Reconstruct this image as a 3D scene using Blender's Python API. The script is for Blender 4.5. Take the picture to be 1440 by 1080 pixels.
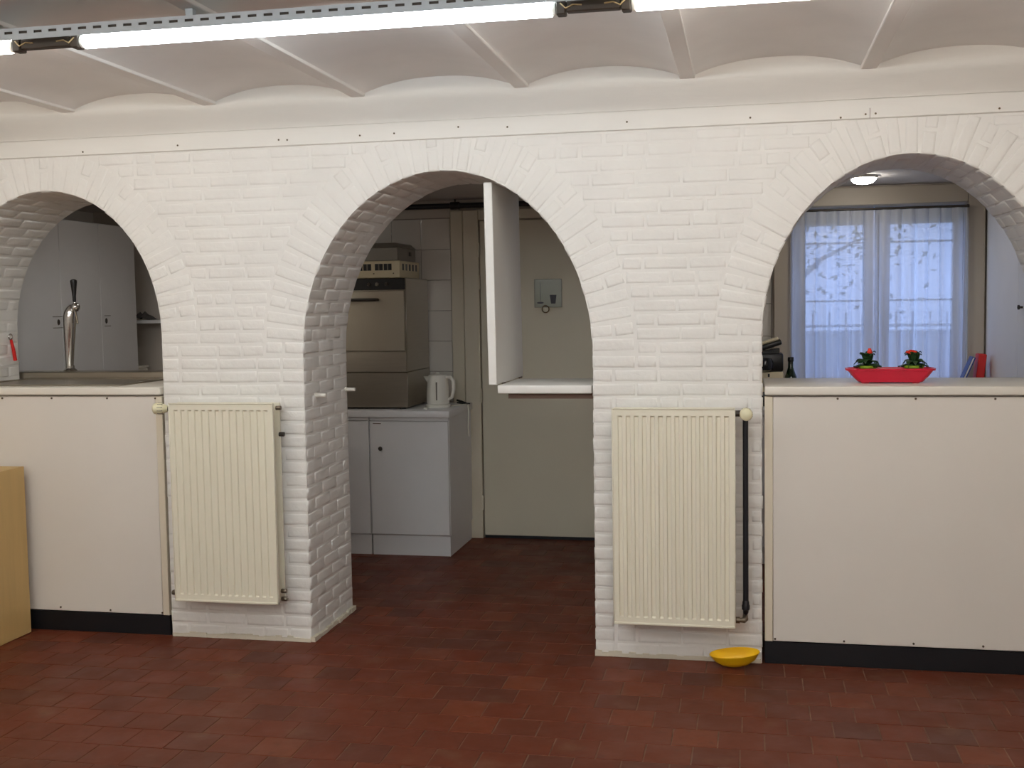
import bpy, bmesh, math, random
from mathutils import Vector, Matrix
random.seed(7)
PI = math.pi
for o in list(bpy.data.objects): bpy.data.objects.remove(o)
scene = bpy.context.scene
col = scene.collection

# ------------------------------------------------------------------ camera
F_PX, YAW, PITCH, ROLL = 1600.0, -0.2041, -0.0689, -0.0160
CAM = Vector((0.0, -4.7646, 1.5052))
_f = Vector((math.sin(YAW)*math.cos(PITCH), math.cos(YAW)*math.cos(PITCH), math.sin(PITCH)))
_r = Vector((math.cos(YAW), -math.sin(YAW), 0)); _u = _r.cross(_f)
CR = math.cos(ROLL)*_r + math.sin(ROLL)*_u
CU = -math.sin(ROLL)*_r + math.cos(ROLL)*_u
cd = bpy.data.cameras.new('camera'); cam = bpy.data.objects.new('camera', cd); col.objects.link(cam)
cd.sensor_width = 36; cd.sensor_fit = 'HORIZONTAL'; cd.lens = F_PX/1440*36; cd.clip_start = .05
cam.matrix_world = Matrix(((CR.x, CU.x, -_f.x, CAM.x), (CR.y, CU.y, -_f.y, CAM.y), (CR.z, CU.z, -_f.z, CAM.z), (0, 0, 0, 1)))
scene.camera = cam

# ------------------------------------------------------------------ sky, exposure
w = bpy.data.worlds.new('sky'); scene.world = w; w.use_nodes = True
bg = w.node_tree.nodes['Background']
bg.inputs[0].default_value = (0.40, 0.53, 1.0, 1); bg.inputs[1].default_value = 3.4
TUBE_STRENGTH = 33.5
TUBE_COLORS = [(1.0, .965, .90), (.89, .985, 1.05), (1.0, .965, .91)]
scene.view_settings.view_transform = 'Standard'; scene.view_settings.look = 'None'
scene.view_settings.gamma = 1; scene.view_settings.use_curve_mapping = False
scene.view_settings.exposure = 0.0

# ------------------------------------------------------------------ materials
def s2l(c): return tuple(((x/255)/12.92 if x/255 <= .04045 else ((x/255+.055)/1.055)**2.4) for x in c)
MATS = {}
def mat(name, rgb, rough=.5, metal=0, bump=0, bscale=40, var=0, vscale=6, rand=0, stretch=None, coat=0, spec=None):
    """plain surface: base colour (sRGB 0-255) with optional soft mottling and fine relief"""
    if name in MATS: return MATS[name]
    m = bpy.data.materials.new(name); m.use_nodes = True; nt = m.node_tree; N = nt.nodes; L = nt.links
    b = N['Principled BSDF']; c = s2l(rgb)
    b.inputs['Base Color'].default_value = (*c, 1); b.inputs['Roughness'].default_value = rough
    b.inputs['Metallic'].default_value = metal
    if coat: b.inputs['Coat Weight'].default_value = coat
    if spec is not None: b.inputs['Specular IOR Level'].default_value = spec
    geo = N.new('ShaderNodeNewGeometry'); mp = N.new('ShaderNodeMapping'); L.new(geo.outputs['Position'], mp.inputs['Vector'])
    if stretch: mp.inputs['Scale'].default_value = stretch
    src = None
    if var:
        n = N.new('ShaderNodeTexNoise'); n.inputs['Scale'].default_value = vscale; n.inputs['Detail'].default_value = 6
        L.new(mp.outputs[0], n.inputs['Vector'])
        r = N.new('ShaderNodeMapRange'); r.inputs[1].default_value = .3; r.inputs[2].default_value = .7
        r.inputs[3].default_value = 1-var; r.inputs[4].default_value = 1+var*.6; L.new(n.outputs[0], r.inputs[0])
        mx = N.new('ShaderNodeVectorMath'); mx.operation = 'SCALE'; mx.inputs[0].default_value = c
        L.new(r.outputs[0], mx.inputs['Scale']); src = mx.outputs[0]
    if rand:
        oi = N.new('ShaderNodeObjectInfo'); ad = N.new('ShaderNodeMath'); ad.operation = 'ADD'
        L.new(oi.outputs['Random'], ad.inputs[0]); L.new(geo.outputs['Random Per Island'], ad.inputs[1])
        fr = N.new('ShaderNodeMath'); fr.operation = 'FRACT'; L.new(ad.outputs[0], fr.inputs[0])
        r2 = N.new('ShaderNodeMapRange'); r2.inputs[3].default_value = 1-rand; r2.inputs[4].default_value = 1+rand
        L.new(fr.outputs[0], r2.inputs[0])
        m2 = N.new('ShaderNodeVectorMath'); m2.operation = 'SCALE'
        if src: L.new(src, m2.inputs[0])
        else: m2.inputs[0].default_value = c
        L.new(r2.outputs[0], m2.inputs['Scale']); src = m2.outputs[0]
    if src: L.new(src, b.inputs['Base Color'])
    if bump:
        n = N.new('ShaderNodeTexNoise'); n.inputs['Scale'].default_value = bscale; n.inputs['Detail'].default_value = 5
        L.new(mp.outputs[0], n.inputs['Vector'])
        bp = N.new('ShaderNodeBump'); bp.inputs['Strength'].default_value = bump; bp.inputs['Distance'].default_value = .004
        L.new(n.outputs[0], bp.inputs['Height']); L.new(bp.outputs[0], b.inputs['Normal'])
    MATS[name] = m; return m
def emit(name, rgb_lin, strength):
    m = bpy.data.materials.new(name); m.use_nodes = True; nt = m.node_tree; nt.nodes.remove(nt.nodes['Principled BSDF'])
    e = nt.nodes.new('ShaderNodeEmission'); e.inputs[0].default_value = (*rgb_lin, 1); e.inputs[1].default_value = strength
    nt.links.new(e.outputs[0], nt.nodes['Material Output'].inputs[0]); return m

M_BRICK = mat('painted_brick', (231, 227, 220), .62, bump=.75, bscale=30, var=.035, vscale=5)
M_MORTAR = mat('painted_mortar', (231, 227, 220), .62, bump=.42, bscale=30, var=.035, vscale=5)
M_BEAM = mat('painted_timber', (231, 227, 219), .55, bump=.35, bscale=14, stretch=(.35, 1, 2.2), var=.03)
M_VAULT = mat('vault_plaster', (243, 240, 236), .8, bump=.2, bscale=9, var=.05, vscale=3)
M_FLANGE = mat('joist_paint', (243, 239, 234), .6, bump=.2, bscale=20)
M_PLASTER = mat('plaster', (214, 208, 200), .8, bump=.15, bscale=20, var=.04, vscale=3)
M_KWALL = mat('kitchen_plaster', (200, 190, 178), .8, bump=.15, bscale=20, var=.05, vscale=3)
M_LAMINATE = mat('cream_laminate', (222, 214, 203), .42, var=.02, vscale=3)
M_EDGE = mat('edge_laminate', (226, 219, 206), .4)
M_STRIP = mat('edge_strip_beige', (220, 208, 186), .5)
M_KICK = mat('black_kick', (12, 13, 18), .45)
M_SCREW = mat('screw_brass', (92, 78, 60), .4, metal=.7)
M_RAD = mat('radiator_enamel', (229, 222, 201), .38)
M_RADIN = mat('radiator_inside', (190, 184, 168), .6)
M_CREAMPL = mat('cream_plastic', (222, 214, 178), .45)
M_GREYPL = mat('grey_plastic', (120, 112, 100), .5)
M_DARKMET = mat('dark_metal', (70, 64, 58), .45, metal=.6)
M_BRASS = mat('valve_metal', (120, 108, 92), .38, metal=.85)
M_PIPE = mat('black_pipe', (24, 25, 30), .4)
M_STEEL = mat('brushed_steel', (176, 168, 154), .30, metal=1, bump=.06, bscale=60, stretch=(1, 1, 14), var=.05)
M_STEELW = mat('brushed_steel_door', (172, 163, 147), .4, metal=.9, bump=.05, bscale=60, stretch=(1, 1, 14))
M_CHROME = mat('chrome', (205, 202, 198), .12, metal=1)
M_BLACK = mat('black_plastic', (18, 17, 17), .35)
M_CUP = mat('white_cupboard', (224, 222, 220), .5, var=.02)
M_WHITE = mat('white_plastic', (232, 228, 216), .4)
M_TILE = mat('wall_tile', (212, 206, 196), .18, rand=.03, coat=.3)
M_GROUT = mat('tile_grout', (140, 132, 122), .8)
M_DOOR = mat('door_paint', (212, 204, 182), .5, var=.03, vscale=2)
M_CASING = mat('casing_paint', (212, 202, 180), .5, bump=.1)
M_WINFR = mat('window_paint', (178, 166, 148), .5, bump=.1)
M_SASH = mat('sash_paint', (205, 205, 208), .45)
M_WOOD = mat('pale_plywood', (202, 168, 108), .55, bump=.08, bscale=30, stretch=(6, 6, .6), var=.06, vscale=5)
M_BROWN = mat('brown_batten', (116, 92, 76), .6)
M_FLAP = mat('white_melamine', (228, 225, 218), .4)
M_FLAPS = mat('flap_side', (214, 209, 200), .4)
M_VENT = mat('cream_vent', (224, 210, 176), .5)
M_GREYBOX = mat('grey_lid', (140, 134, 124), .45, metal=.3)
M_YEL = mat('yellow_plastic', (242, 192, 16), .38)
M_RED = mat('red_plastic', (196, 24, 52), .38)
M_REDB = mat('bright_red', (206, 28, 22), .45)
M_ORANGE = mat('orange_red_flower', (226, 52, 30), .5)
M_LIME = mat('lime_pot', (128, 152, 34), .45)
M_LEAF = mat('dark_leaf', (36, 66, 32), .4, rand=.35)
M_SOIL = mat('soil', (48, 36, 28), .9, bump=.6)
M_BLUE = mat('blue_plastic', (36, 60, 128), .45)
M_BOTTLE = mat('dark_green_glass', (8, 34, 14), .08, coat=.5)
M_CLOTH = mat('grey_cloth', (92, 88, 86), .9, bump=.4)
M_SIGN = mat('sign_plate', (128, 132, 114), .25, coat=.4)
M_SIGNB = mat('sign_print', (40, 40, 46), .5)
M_RING = mat('brass_ring', (120, 104, 78), .35, metal=.8)
M_GALV = mat('galvanised', (196, 204, 208), .4, metal=.25, var=.06, vscale=30)
M_HOLDER = mat('lamp_holder_backlit', (70, 58, 46), .6)  # brown stands in for the backlit shade of the holders
M_WIRE = mat('wire_tan', (196, 168, 120), .6)
M_GRASS = mat('lawn', (70, 96, 52), .9, var=.3, vscale=3)
M_BARK = mat('bark', (64, 58, 56), .9)
M_FOL = mat('foliage', (60, 92, 56), .7, rand=.3)
M_FENCE = mat('garden_wall_paint', (170, 168, 176), .8)
M_TILETERRA = None

def floor_material():
    m = bpy.data.materials.new('terracotta_tile'); m.use_nodes = True; nt = m.node_tree; N = nt.nodes; L = nt.links
    b = N['Principled BSDF']; b.inputs['Specular IOR Level'].default_value = .28
    geo = N.new('ShaderNodeNewGeometry'); oi = N.new('ShaderNodeObjectInfo')
    ad = N.new('ShaderNodeMath'); ad.operation = 'ADD'; L.new(oi.outputs['Random'], ad.inputs[0]); L.new(geo.outputs['Random Per Island'], ad.inputs[1])
    fr = N.new('ShaderNodeMath'); fr.operation = 'FRACT'; L.new(ad.outputs[0], fr.inputs[0])
    cr = N.new('ShaderNodeValToRGB'); e = cr.color_ramp.elements
    e[0].position = 0; e[0].color = (*s2l((95, 45, 28)), 1); e[1].position = 1; e[1].color = (*s2l((108, 50, 28)), 1)
    for p, c in ((.08, (88, 45, 31)), (.2, (96, 45, 27)), (.5, (101, 47, 27)), (.8, (101, 45, 25)), (.93, (112, 56, 33))):
        x = e.new(p); x.color = (*s2l(c), 1)
    L.new(fr.outputs[0], cr.inputs[0])
    def noise(sc, det=6):
        n = N.new('ShaderNodeTexNoise'); n.inputs['Scale'].default_value = sc; n.inputs['Detail'].default_value = det
        L.new(geo.outputs['Position'], n.inputs['Vector']); return n
    def ramp(src, a, bb, lo, hi):
        r = N.new('ShaderNodeMapRange'); r.inputs[1].default_value = a; r.inputs[2].default_value = bb
        r.inputs[3].default_value = lo; r.inputs[4].default_value = hi; L.new(src, r.inputs[0]); return r.outputs[0]
    def mix(fac, a, color):
        mm = N.new('ShaderNodeMix'); mm.data_type = 'RGBA'; L.new(fac, mm.inputs[0]); L.new(a, mm.inputs[6]); mm.inputs[7].default_value = (*s2l(color), 1)
        return mm.outputs[2]
    c1 = mix(ramp(noise(1.7).outputs[0], .5, .72, 0, .55), cr.outputs[0], (78, 45, 30))
    c2 = mix(ramp(noise(5.5).outputs[0], .6, .75, 0, .5), c1, (116, 84, 62))
    c3 = mix(ramp(noise(28).outputs[0], .56, .78, 0, .5), c2, (74, 42, 32))
    L.new(c3, b.inputs['Base Color'])
    L.new(ramp(noise(6).outputs[0], .3, .7, .42, .62), b.inputs['Roughness'])
    bp = N.new('ShaderNodeBump'); bp.inputs['Strength'].default_value = .25; bp.inputs['Distance'].default_value = .003
    L.new(noise(35).outputs[0], bp.inputs['Height']); L.new(bp.outputs[0], b.inputs['Normal'])
    return m
M_TERRA = floor_material()
M_JOINT = mat('floor_joint', (120, 92, 70), .85, var=.55, vscale=9, bump=.3)

def curtain_material():
    m = bpy.data.materials.new('sheer_curtain'); m.use_nodes = True; nt = m.node_tree; N = nt.nodes; L = nt.links
    N.remove(N['Principled BSDF'])
    d = N.new('ShaderNodeBsdfDiffuse'); d.inputs[0].default_value = (.82, .82, .84, 1)
    t = N.new('ShaderNodeBsdfTranslucent'); t.inputs[0].default_value = (.82, .82, .86, 1)
    tr = N.new('ShaderNodeBsdfTransparent'); tr.inputs[0].default_value = (1, 1, 1, 1)
    a = N.new('ShaderNodeMixShader'); a.inputs[0].default_value = .65; L.new(d.outputs[0], a.inputs[1]); L.new(t.outputs[0], a.inputs[2])
    b = N.new('ShaderNodeMixShader'); b.inputs[0].default_value = .13; L.new(a.outputs[0], b.inputs[1]); L.new(tr.outputs[0], b.inputs[2])
    L.new(b.outputs[0], N['Material Output'].inputs[0]); return m
M_CURTAIN = curtain_material()
def glass_material():
    m = bpy.data.materials.new('window_glass'); m.use_nodes = True; nt = m.node_tree; N = nt.nodes; L = nt.links
    N.remove(N['Principled BSDF'])
    g = N.new('ShaderNodeBsdfGlossy'); g.inputs['Roughness'].default_value = .02
    tr = N.new('ShaderNodeBsdfTransparent'); tr.inputs[0].default_value = (.93, .96, .95, 1)
    b = N.new('ShaderNodeMixShader'); b.inputs[0].default_value = .93; L.new(g.outputs[0], b.inputs[1]); L.new(tr.outputs[0], b.inputs[2])
    L.new(b.outputs[0], N['Material Output'].inputs[0]); return m
M_GLASS = glass_material()

# ------------------------------------------------------------------ mesh helpers
ORG = {}
class G:
    def __init__(s): s.v = []; s.f = []
    def add(s, vs, fs):
        k = len(s.v); s.v += [Vector(p) for p in vs]; s.f += [tuple(i+k for i in f) for f in fs]; return s
    def box(s, x0, x1, y0, y1, z0, z1, mtx=None):
        vs = [Vector(p) for p in ((x0,y0,z0),(x1,y0,z0),(x1,y1,z0),(x0,y1,z0),(x0,y0,z1),(x1,y0,z1),(x1,y1,z1),(x0,y1,z1))]
        if mtx: vs = [mtx @ p for p in vs]
        return s.add(vs, [(3,2,1,0),(4,5,6,7),(0,1,5,4),(1,2,6,5),(2,3,7,6),(3,0,4,7)])
    def cyl(s, p0, p1, r0, r1=None, n=16, cap=True):
        return s.tube([p0, p1], [r0, r0 if r1 is None else r1], n, cap)
    def tube(s, pts, r, n=10, cap=True, squash=None):
        pts = [Vector(p) for p in pts]; m = len(pts); rr = r if isinstance(r, (list, tuple)) else [r]*m
        base = len(s.v); prev = None
        for i, p in enumerate(pts):
            t = (pts[min(i+1, m-1)] - pts[max(i-1, 0)]).normalized()
            if prev is None:
                a = Vector((0, 0, 1)) if abs(t.z) < .9 else Vector((1, 0, 0))
                u = t.cross(a).normalized()
            else: u = (prev - t*prev.dot(t)).normalized()
            prev = u; v = t.cross(u)
            for k in range(n):
                a = 2*PI*k/n; s.v.append(p + (u*math.cos(a) + v*math.sin(a)*(squash or 1))*rr[i])
        for i in range(m-1):
            for k in range(n):
                s.f.append((base+i*n+k, base+i*n+(k+1) % n, base+(i+1)*n+(k+1) % n, base+(i+1)*n+k))
        if cap:
            s.f.append(tuple(base+k for k in range(n))[::-1]); s.f.append(tuple(base+(m-1)*n+k for k in range(n)))
        return s
    def lathe(s, prof, n=20, mtx=None, sx=1, sy=1):
        base = len(s.v)
        for r, z in prof:
            for k in range(n):
                a = 2*PI*k/n; p = Vector((r*math.cos(a)*sx, r*math.sin(a)*sy, z)); s.v.append(mtx @ p if mtx else p)
        for i in range(len(prof)-1):
            for k in range(n):
                s.f.append((base+i*n+k, base+i*n+(k+1) % n, base+(i+1)*n+(k+1) % n, base+(i+1)*n+k))
        if prof[0][0] > 1e-4: s.f.append(tuple(base+k for k in range(n))[::-1])
        if prof[-1][0] > 1e-4: s.f.append(tuple(base+(len(prof)-1)*n+k for k in range(n)))
        return s
    def prism(s, poly, y0, y1):
        """polygon in (x, z) extruded from y0 to y1"""
        n = len(poly); vs = [(x, y0, z) for x, z in poly] + [(x, y1, z) for x, z in poly]
        fs = [tuple(range(n)), tuple(range(2*n-1, n-1, -1))] + [(k, k+n, (k+1) % n+n, (k+1) % n) for k in range(n)]
        return s.add(vs, fs)
    def mesh(s, name, m, bevel=0, smooth=False, seg=1, off=Vector((0, 0, 0)), merge=False):
        bm = bmesh.new()
        vs = [bm.verts.new(p - off) for p in s.v]
        for f in s.f:
            try: bm.faces.new([vs[i] for i in f])
            except ValueError: pass
        if merge: bmesh.ops.remove_doubles(bm, verts=bm.verts, dist=1e-5)
        bmesh.ops.recalc_face_normals(bm, faces=bm.faces)
        if bevel:
            ed = [e for e in bm.edges if len(e.link_faces) == 2 and e.calc_face_angle(0) > .5]
            bmesh.ops.bevel(bm, geom=ed, offset=bevel, segments=seg, affect='EDGES', profile=.5, clamp_overlap=True)
        me = bpy.data.meshes.new(name); bm.to_mesh(me); bm.free()
        if m: me.materials.append(m)
        if smooth or bevel:
            me.shade_smooth() if hasattr(me, 'shade_smooth') else None
            me.set_sharp_from_angle(angle=math.radians(38))
        return me
    def build(s, name, m, parent=None, bevel=0, smooth=False, seg=1, at=None, merge=False):
        off = ORG[parent] if parent else Vector(at if at is not None else (0, 0, 0))
        o = bpy.data.objects.new(name, s.mesh(name, m, bevel, smooth, seg, off, merge)); col.objects.link(o)
        if parent: o.parent = parent
        else: o.location = off
        ORG[o] = off.copy(); return o
def tag(o, label=None, cat=None, group=None, kind=None):
    if label: o['label'] = label
    if cat: o['category'] = cat
    if group: o['group'] = group
    if kind: o['kind'] = kind
    return o
def thing(name, at, label, cat, group=None):
    o = bpy.data.objects.new(name, None); col.objects.link(o); o.location = at; o.empty_display_size = .05
    ORG[o] = Vector(at); return tag(o, label, cat, group)
def struct(name, g, m, label, cat='wall', **k):
    return tag(g.build(name, m, **k), label, cat, kind='structure')
def B(*a): return G().box(*a)

# ------------------------------------------------------------------ layout numbers
T = 0.56                                     # thickness of the arched wall
YB = 2.38                                    # rear wall of the kitchen behind it
XL, XR = -4.4, 1.9                           # side walls
YR = -7.6                                    # wall behind the camera
ARCH = [(-3.18, .56, 1.40, .665), (-1.285, .645, 1.30, .785), (.638, .575, 1.36, .717)]   # centre x, half width, spring z, rise
ZS = 2.218                                   # lower edge of the fascia board

# ------------------------------------------------------------------ bricks and tiles: shared shapes
def slab_mesh(name, m, L, H, D, bev, wob, smooth, rng):
    """one brick or tile: front face at y=0 looking to -y, back at y=D, rounded arrises"""
    def ring(ix, y, w_): return [(sx*(L/2-ix)+rng.uniform(-w_, w_), y+rng.uniform(-w_, w_)*.5, sz*(H/2-ix)+rng.uniform(-w_, w_)) for sx, sz in ((-1,-1),(1,-1),(1,1),(-1,1))]
    vs = ring(0, D, 0) + ring(0, bev, wob) + ring(bev*.7, bev*.22, wob*.7) + ring(min(bev*1.9, H*.3, L*.3), 0, wob*.35)
    fs = []
    for a in (0, 4, 8):
        for k in range(4): fs.append((a+k, a+(k+1) % 4, a+4+(k+1) % 4, a+4+k))
    fs.append((12, 13, 14, 15))
    me = bpy.data.meshes.new(name); me.from_pydata(vs, [], fs); me.materials.append(m)
    if smooth: me.shade_smooth()
    me.update(); return me
CACHE = {}
def get_slab(kind, L, H, D, bev, wob, smooth, m):
    k = (kind, round(L, 2 if kind == 'brick' else 3), round(H, 3), random.randrange(3) if wob else 0)
    if k not in CACHE: CACHE[k] = slab_mesh(kind, m, max(round(L, 2 if kind == 'brick' else 3), .015), H, D, bev, wob, smooth, random.Random(hash(str(k)) % 9999 if False else len(CACHE)))
    return CACHE[k]
def project(p):
    d = p - CAM; z = d.dot(_f)
    if z < .1: return None
    return (720+F_PX*d.dot(CR)/z, 540-F_PX*d.dot(CU)/z)
def screen_area(me, M):
    """area in pixels of the front face as the camera sees it, 0 when turned away or out of frame"""
    q = [project(M @ me.vertices[i].co) for i in (4, 5, 6, 7)]
    if any(p is None for p in q): return 0
    cx = sum(p[0] for p in q)/4; cy = sum(p[1] for p in q)/4
    if not (-15 < cx < 1455 and -10 < cy < 1090): return 0
    n = (M.to_3x3() @ Vector((0, -1, 0))); c = M @ Vector((0, 0, 0))
    if n.dot(CAM - c) <= 0: return 0
    return abs(sum(q[i][0]*q[(i+1) % 4][1]-q[(i+1) % 4][0]*q[i][1] for i in range(4)))/2
def lay(pieces, name, parent, m, hidden=lambda p: False, limit=300):
    """pieces: (mesh, matrix). The 300 that show largest become parts, the rest one joined part."""
    sc = []
    for i, (me, M) in enumerate(pieces):
        sc.append((0 if hidden(M.translation) else screen_area(me, M), i))
    sc.sort(reverse=True); solo = {i for a, i in sc[:limit] if a > 20}
    vs, fs = [], []; sm = False
    for i, (me, M) in enumerate(pieces):
        if i in solo:
            o = bpy.data.objects.new(name, me); col.objects.link(o); o.parent = parent; o.matrix_local = M
        else:
            k = len(vs); vs += [M @ v.co for v in me.vertices]; fs += [tuple(a+k for a in p.vertices) for p in me.polygons]
            sm = me.polygons[0].use_smooth
    if vs:
        me = bpy.data.meshes.new(name+'_field'); me.from_pydata(vs, [], fs); me.materials.append(m)
        if sm: me.shade_smooth()
        o = bpy.data.objects.new(name+'_field', me); col.objects.link(o); o.parent = parent; o['kind'] = 'stuff'

# ------------------------------------------------------------------ floor
gf = B(XL-.1, XR+.1, YR-.1, YB+.1, -.12, -.0025)
floor = struct('floor', gf, M_JOINT, 'worn red terracotta tile floor of the hall and kitchen', 'floor')
tiles = []; TS = .157
row = 0; y = -6.6
while y < YB:
    x = XL + (row % 2)*TS*.5 + random.uniform(-.012, .012) - TS*.6
    while x < XR + TS:
        me = get_slab('tile', TS-.004, round(TS-.004, 3), .012, .0012, 0.0006, False, M_TERRA)
        M = Matrix.Translation((x+TS/2, y+TS/2, random.uniform(-.0008, .0008))) @ Matrix.Rotation(random.uniform(-.006, .006), 4, 'Z') @ Matrix.Rotation(-PI/2, 4, 'X') @ Matrix.Rotation(random.uniform(-.003, .003), 4, 'Z')
        cx, cy = x+TS/2, y+TS/2
        blocked = -.05 < cy < T+.02 and (cx < -3.2 or -2.66 < cx < -1.98 or -.58 < cx)
        if XL-.05 < cx < XR+.05 and not (0.08 < cy < T-.08 and blocked): tiles.append((me, M))
        x += TS
    row += 1; y += TS
lay(tiles, 'tile', floor, M_TERRA, hidden=lambda p: (p.y > .05 and not (-1.93 < p.x < -.5)))

# ------------------------------------------------------------------ the arched brick wall
def arch_pt(a, t, off=0):
    xc, hw, zs, rise = a; return xc + (hw+off)*math.cos(t), zs + (rise+off)*math.sin(t)
gw = G(); RC = .0036; ZT = 2.56
edges = [XL-.1]
def wall_box(x0, x1, z0, z1): gw.box(x0, x1, RC, T-RC, z0, z1)
prev = XL-.1
for a in ARCH:
    xc, hw, zs, rise = a; x0, x1 = xc-hw-RC, xc+hw+RC
    wall_box(prev, x0, -.05, ZT)
    n = 28; pts = []
    for k in range(n+1):
        t = PI - PI*k/n; px, pz = arch_pt((xc, hw+RC, zs, rise+RC), t); pts.append((px, pz))
    for k in range(n):
        (xa, za), (xb, zb) = pts[k], pts[k+1]
        gw.add([(xa, RC, za), (xb, RC, zb), (xb, RC, ZT), (xa, RC, ZT), (xa, T-RC, za), (xb, T-RC, zb), (xb, T-RC, ZT), (xa, T-RC, ZT)],
               [(0,1,2,3), (7,6,5,4), (0,4,5,1), (3,2,6,7)])
    prev = x1
wall_box(prev, XR+.1, -.05, ZT)
wall = struct('wall_back', gw, M_MORTAR, 'white painted brick wall with three round arches', merge=True)
bricks = []; CH = .0585; BH = .0525; BL = .183; HL = .088; J = .009
def put(L, pos, rot, H=BH, D=.018, sink=0):
    me = get_slab('brick', L, round(H, 3), D, .006, .0018, True, M_BRICK)
    jit = Matrix.Rotation(random.uniform(-.007, .007), 4, 'X') @ Matrix.Rotation(random.uniform(-.005, .005), 4, 'Z') @ Matrix.Rotation(random.uniform(-.008, .008), 4, 'Y')
    nrm = rot @ Vector((0, -1, 0))
    bricks.append((me, Matrix.Translation(Vector(pos) + nrm*(random.uniform(-.0012, .0012)-sink)) @ rot.to_4x4() @ jit))
I3 = Matrix.Identity(3)
RING = .185
k = 0; z = .004
while z + CH < ZS + .02:
    zc = z + CH/2; h = BH
    if z + CH > ZS: h = ZS - z - .004; zc = z + h/2
    cuts = []
    for a in ARCH:
        xc, hw, zs, rise = a
        if zc < zs: cuts.append((xc-hw, xc+hw))
        elif zc < zs + rise + RING:
            d = (hw+RING)*math.sqrt(max(0, 1-((zc-zs)/(rise+RING))**2)); cuts.append((xc-d-.004, xc+d+.004))
    free = []; p = XL
    for c0, c1 in cuts: free.append((p, c0)); p = c1
    free.append((p, XR))
    for x0, x1 in free:
        if x1 - x0 < .03: continue
        x = x0; first = (k % 2 == 0)
        while x1 - x > .02:
            L = (HL if first else BL); first = False
            if random.random() < .12: L = HL
            if x1 - x < L + .05: L = x1 - x
            if L > BL+.02: L = L/2
            put(L-J*.5, (x+L/2, 0, zc), I3, H=h, sink=.0013*min(1, max(0, (zc-.9)/.5)))
            x += L + (J*.5)
    z += CH; k += 1
RIN = {}
for ai, a in enumerate(ARCH):
    xc, hw, zs, rise = a
    # ring of bricks on edge round the arch face, and the bricks of the soffit
    per = []; n = 400; acc = 0; last = arch_pt(a, 0)
    for i in range(n+1):
        q = arch_pt(a, PI*i/n); acc += math.hypot(q[0]-last[0], q[1]-last[1]); last = q; per.append(acc)
    cnt = round(acc/CH); step = acc/cnt
    for j in range(cnt):
        s = (j+.5)*step; i = min(range(n+1), key=lambda q: abs(per[q]-s)); t = PI*i/n
        px, pz = arch_pt(a, t); nx, nz = math.cos(t)/hw, math.sin(t)/rise; l = math.hypot(nx, nz); nx /= l; nz /= l
        rad = Vector((nx, 0, nz)); tan = Vector((-nz, 0, nx))
        R = Matrix((rad, Vector((0, 1, 0)), -tan)).transposed()
        if j % 3 == 1:
            for q, LL in ((0, .09), (.096, .089)):
                c = Vector((px, 0, pz)) + rad*(q+LL/2); put(LL-.004, c, R, H=step-.006, sink=.0012)
        else:
            c = Vector((px, 0, pz)) + rad*(RING/2+random.uniform(-.003, .004)); put(RING-.004, c, R, H=step-.006, sink=.0012)
        # soffit: length along Y, faces the opening
        R2 = Matrix((Vector((0, 1, 0)), rad, tan)).transposed()
        segs = [(.006, .186), (.19, .37), (.374, .554)] if j % 2 else [(.006, .094), (.098, .28), (.284, .466), (.47, .554)]
        for y0, y1 in segs: put(y1-y0-.003, (px, (y0+y1)/2, pz), R2, H=step-.006, sink=random.uniform(-.003, .0015))
    # jambs
    zz = 1.17 if ai != 1 else .004; j = 0
    zz = .004 + math.ceil((zz-.004)/CH)*CH
    while zz + CH < zs + .01:
        segs = [(.006, .186), (.19, .37), (.374, .554)] if j % 2 else [(.006, .094), (.098, .28), (.284, .466), (.47, .554)]
        for sgn in (-1, 1):
            rad = Vector((sgn, 0, 0)); R2 = Matrix((Vector((0, 1, 0)), rad, Vector((0, 0, sgn*-1.0 if False else 1.0)))).transposed()
            R2 = Matrix((Vector((0, -sgn, 0)), rad, Vector((0, 0, 1)))).transposed()
            for y0, y1 in segs: put(y1-y0-.003, (xc+sgn*hw, (y0+y1)/2, zz+CH/2), R2)
        zz += CH; j += 1
def brick_hidden(p):
    if p.y < .02 and (-.53 < p.x < -.06 or -2.51 < p.x < -2.05) and .2 < p.z < 1.06: return True
    return False
lay(bricks, 'brick', wall, M_BRICK, brick_hidden)
# splash of mortar at the foot of the piers
for i, (x0, x1) in enumerate(((-2.612, -1.932), (-.640, .056))):
    g = G(); n = 24
    for q in range(n):
        xa, xb = x0+(x1-x0)*q/n, x0+(x1-x0)*(q+1)/n; d = -.004-random.random()*.004; hgt = .014+random.random()*.012
        g.box(xa, xb, d, .006, .0005, hgt)
    g.build('mortar_skirt', mat('pale_mortar', (210, 200, 180), .8, bump=.5), wall)
g = G()
for q in range(16):
    ya, yb_ = .0+.56*q/16, .56*(q+1)/16; g.box(-1.936, -1.918+random.random()*.008, ya, yb_, .0005, .014+random.random()*.01)
g.build('mortar_skirt', MATS['pale_mortar'], wall)

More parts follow.
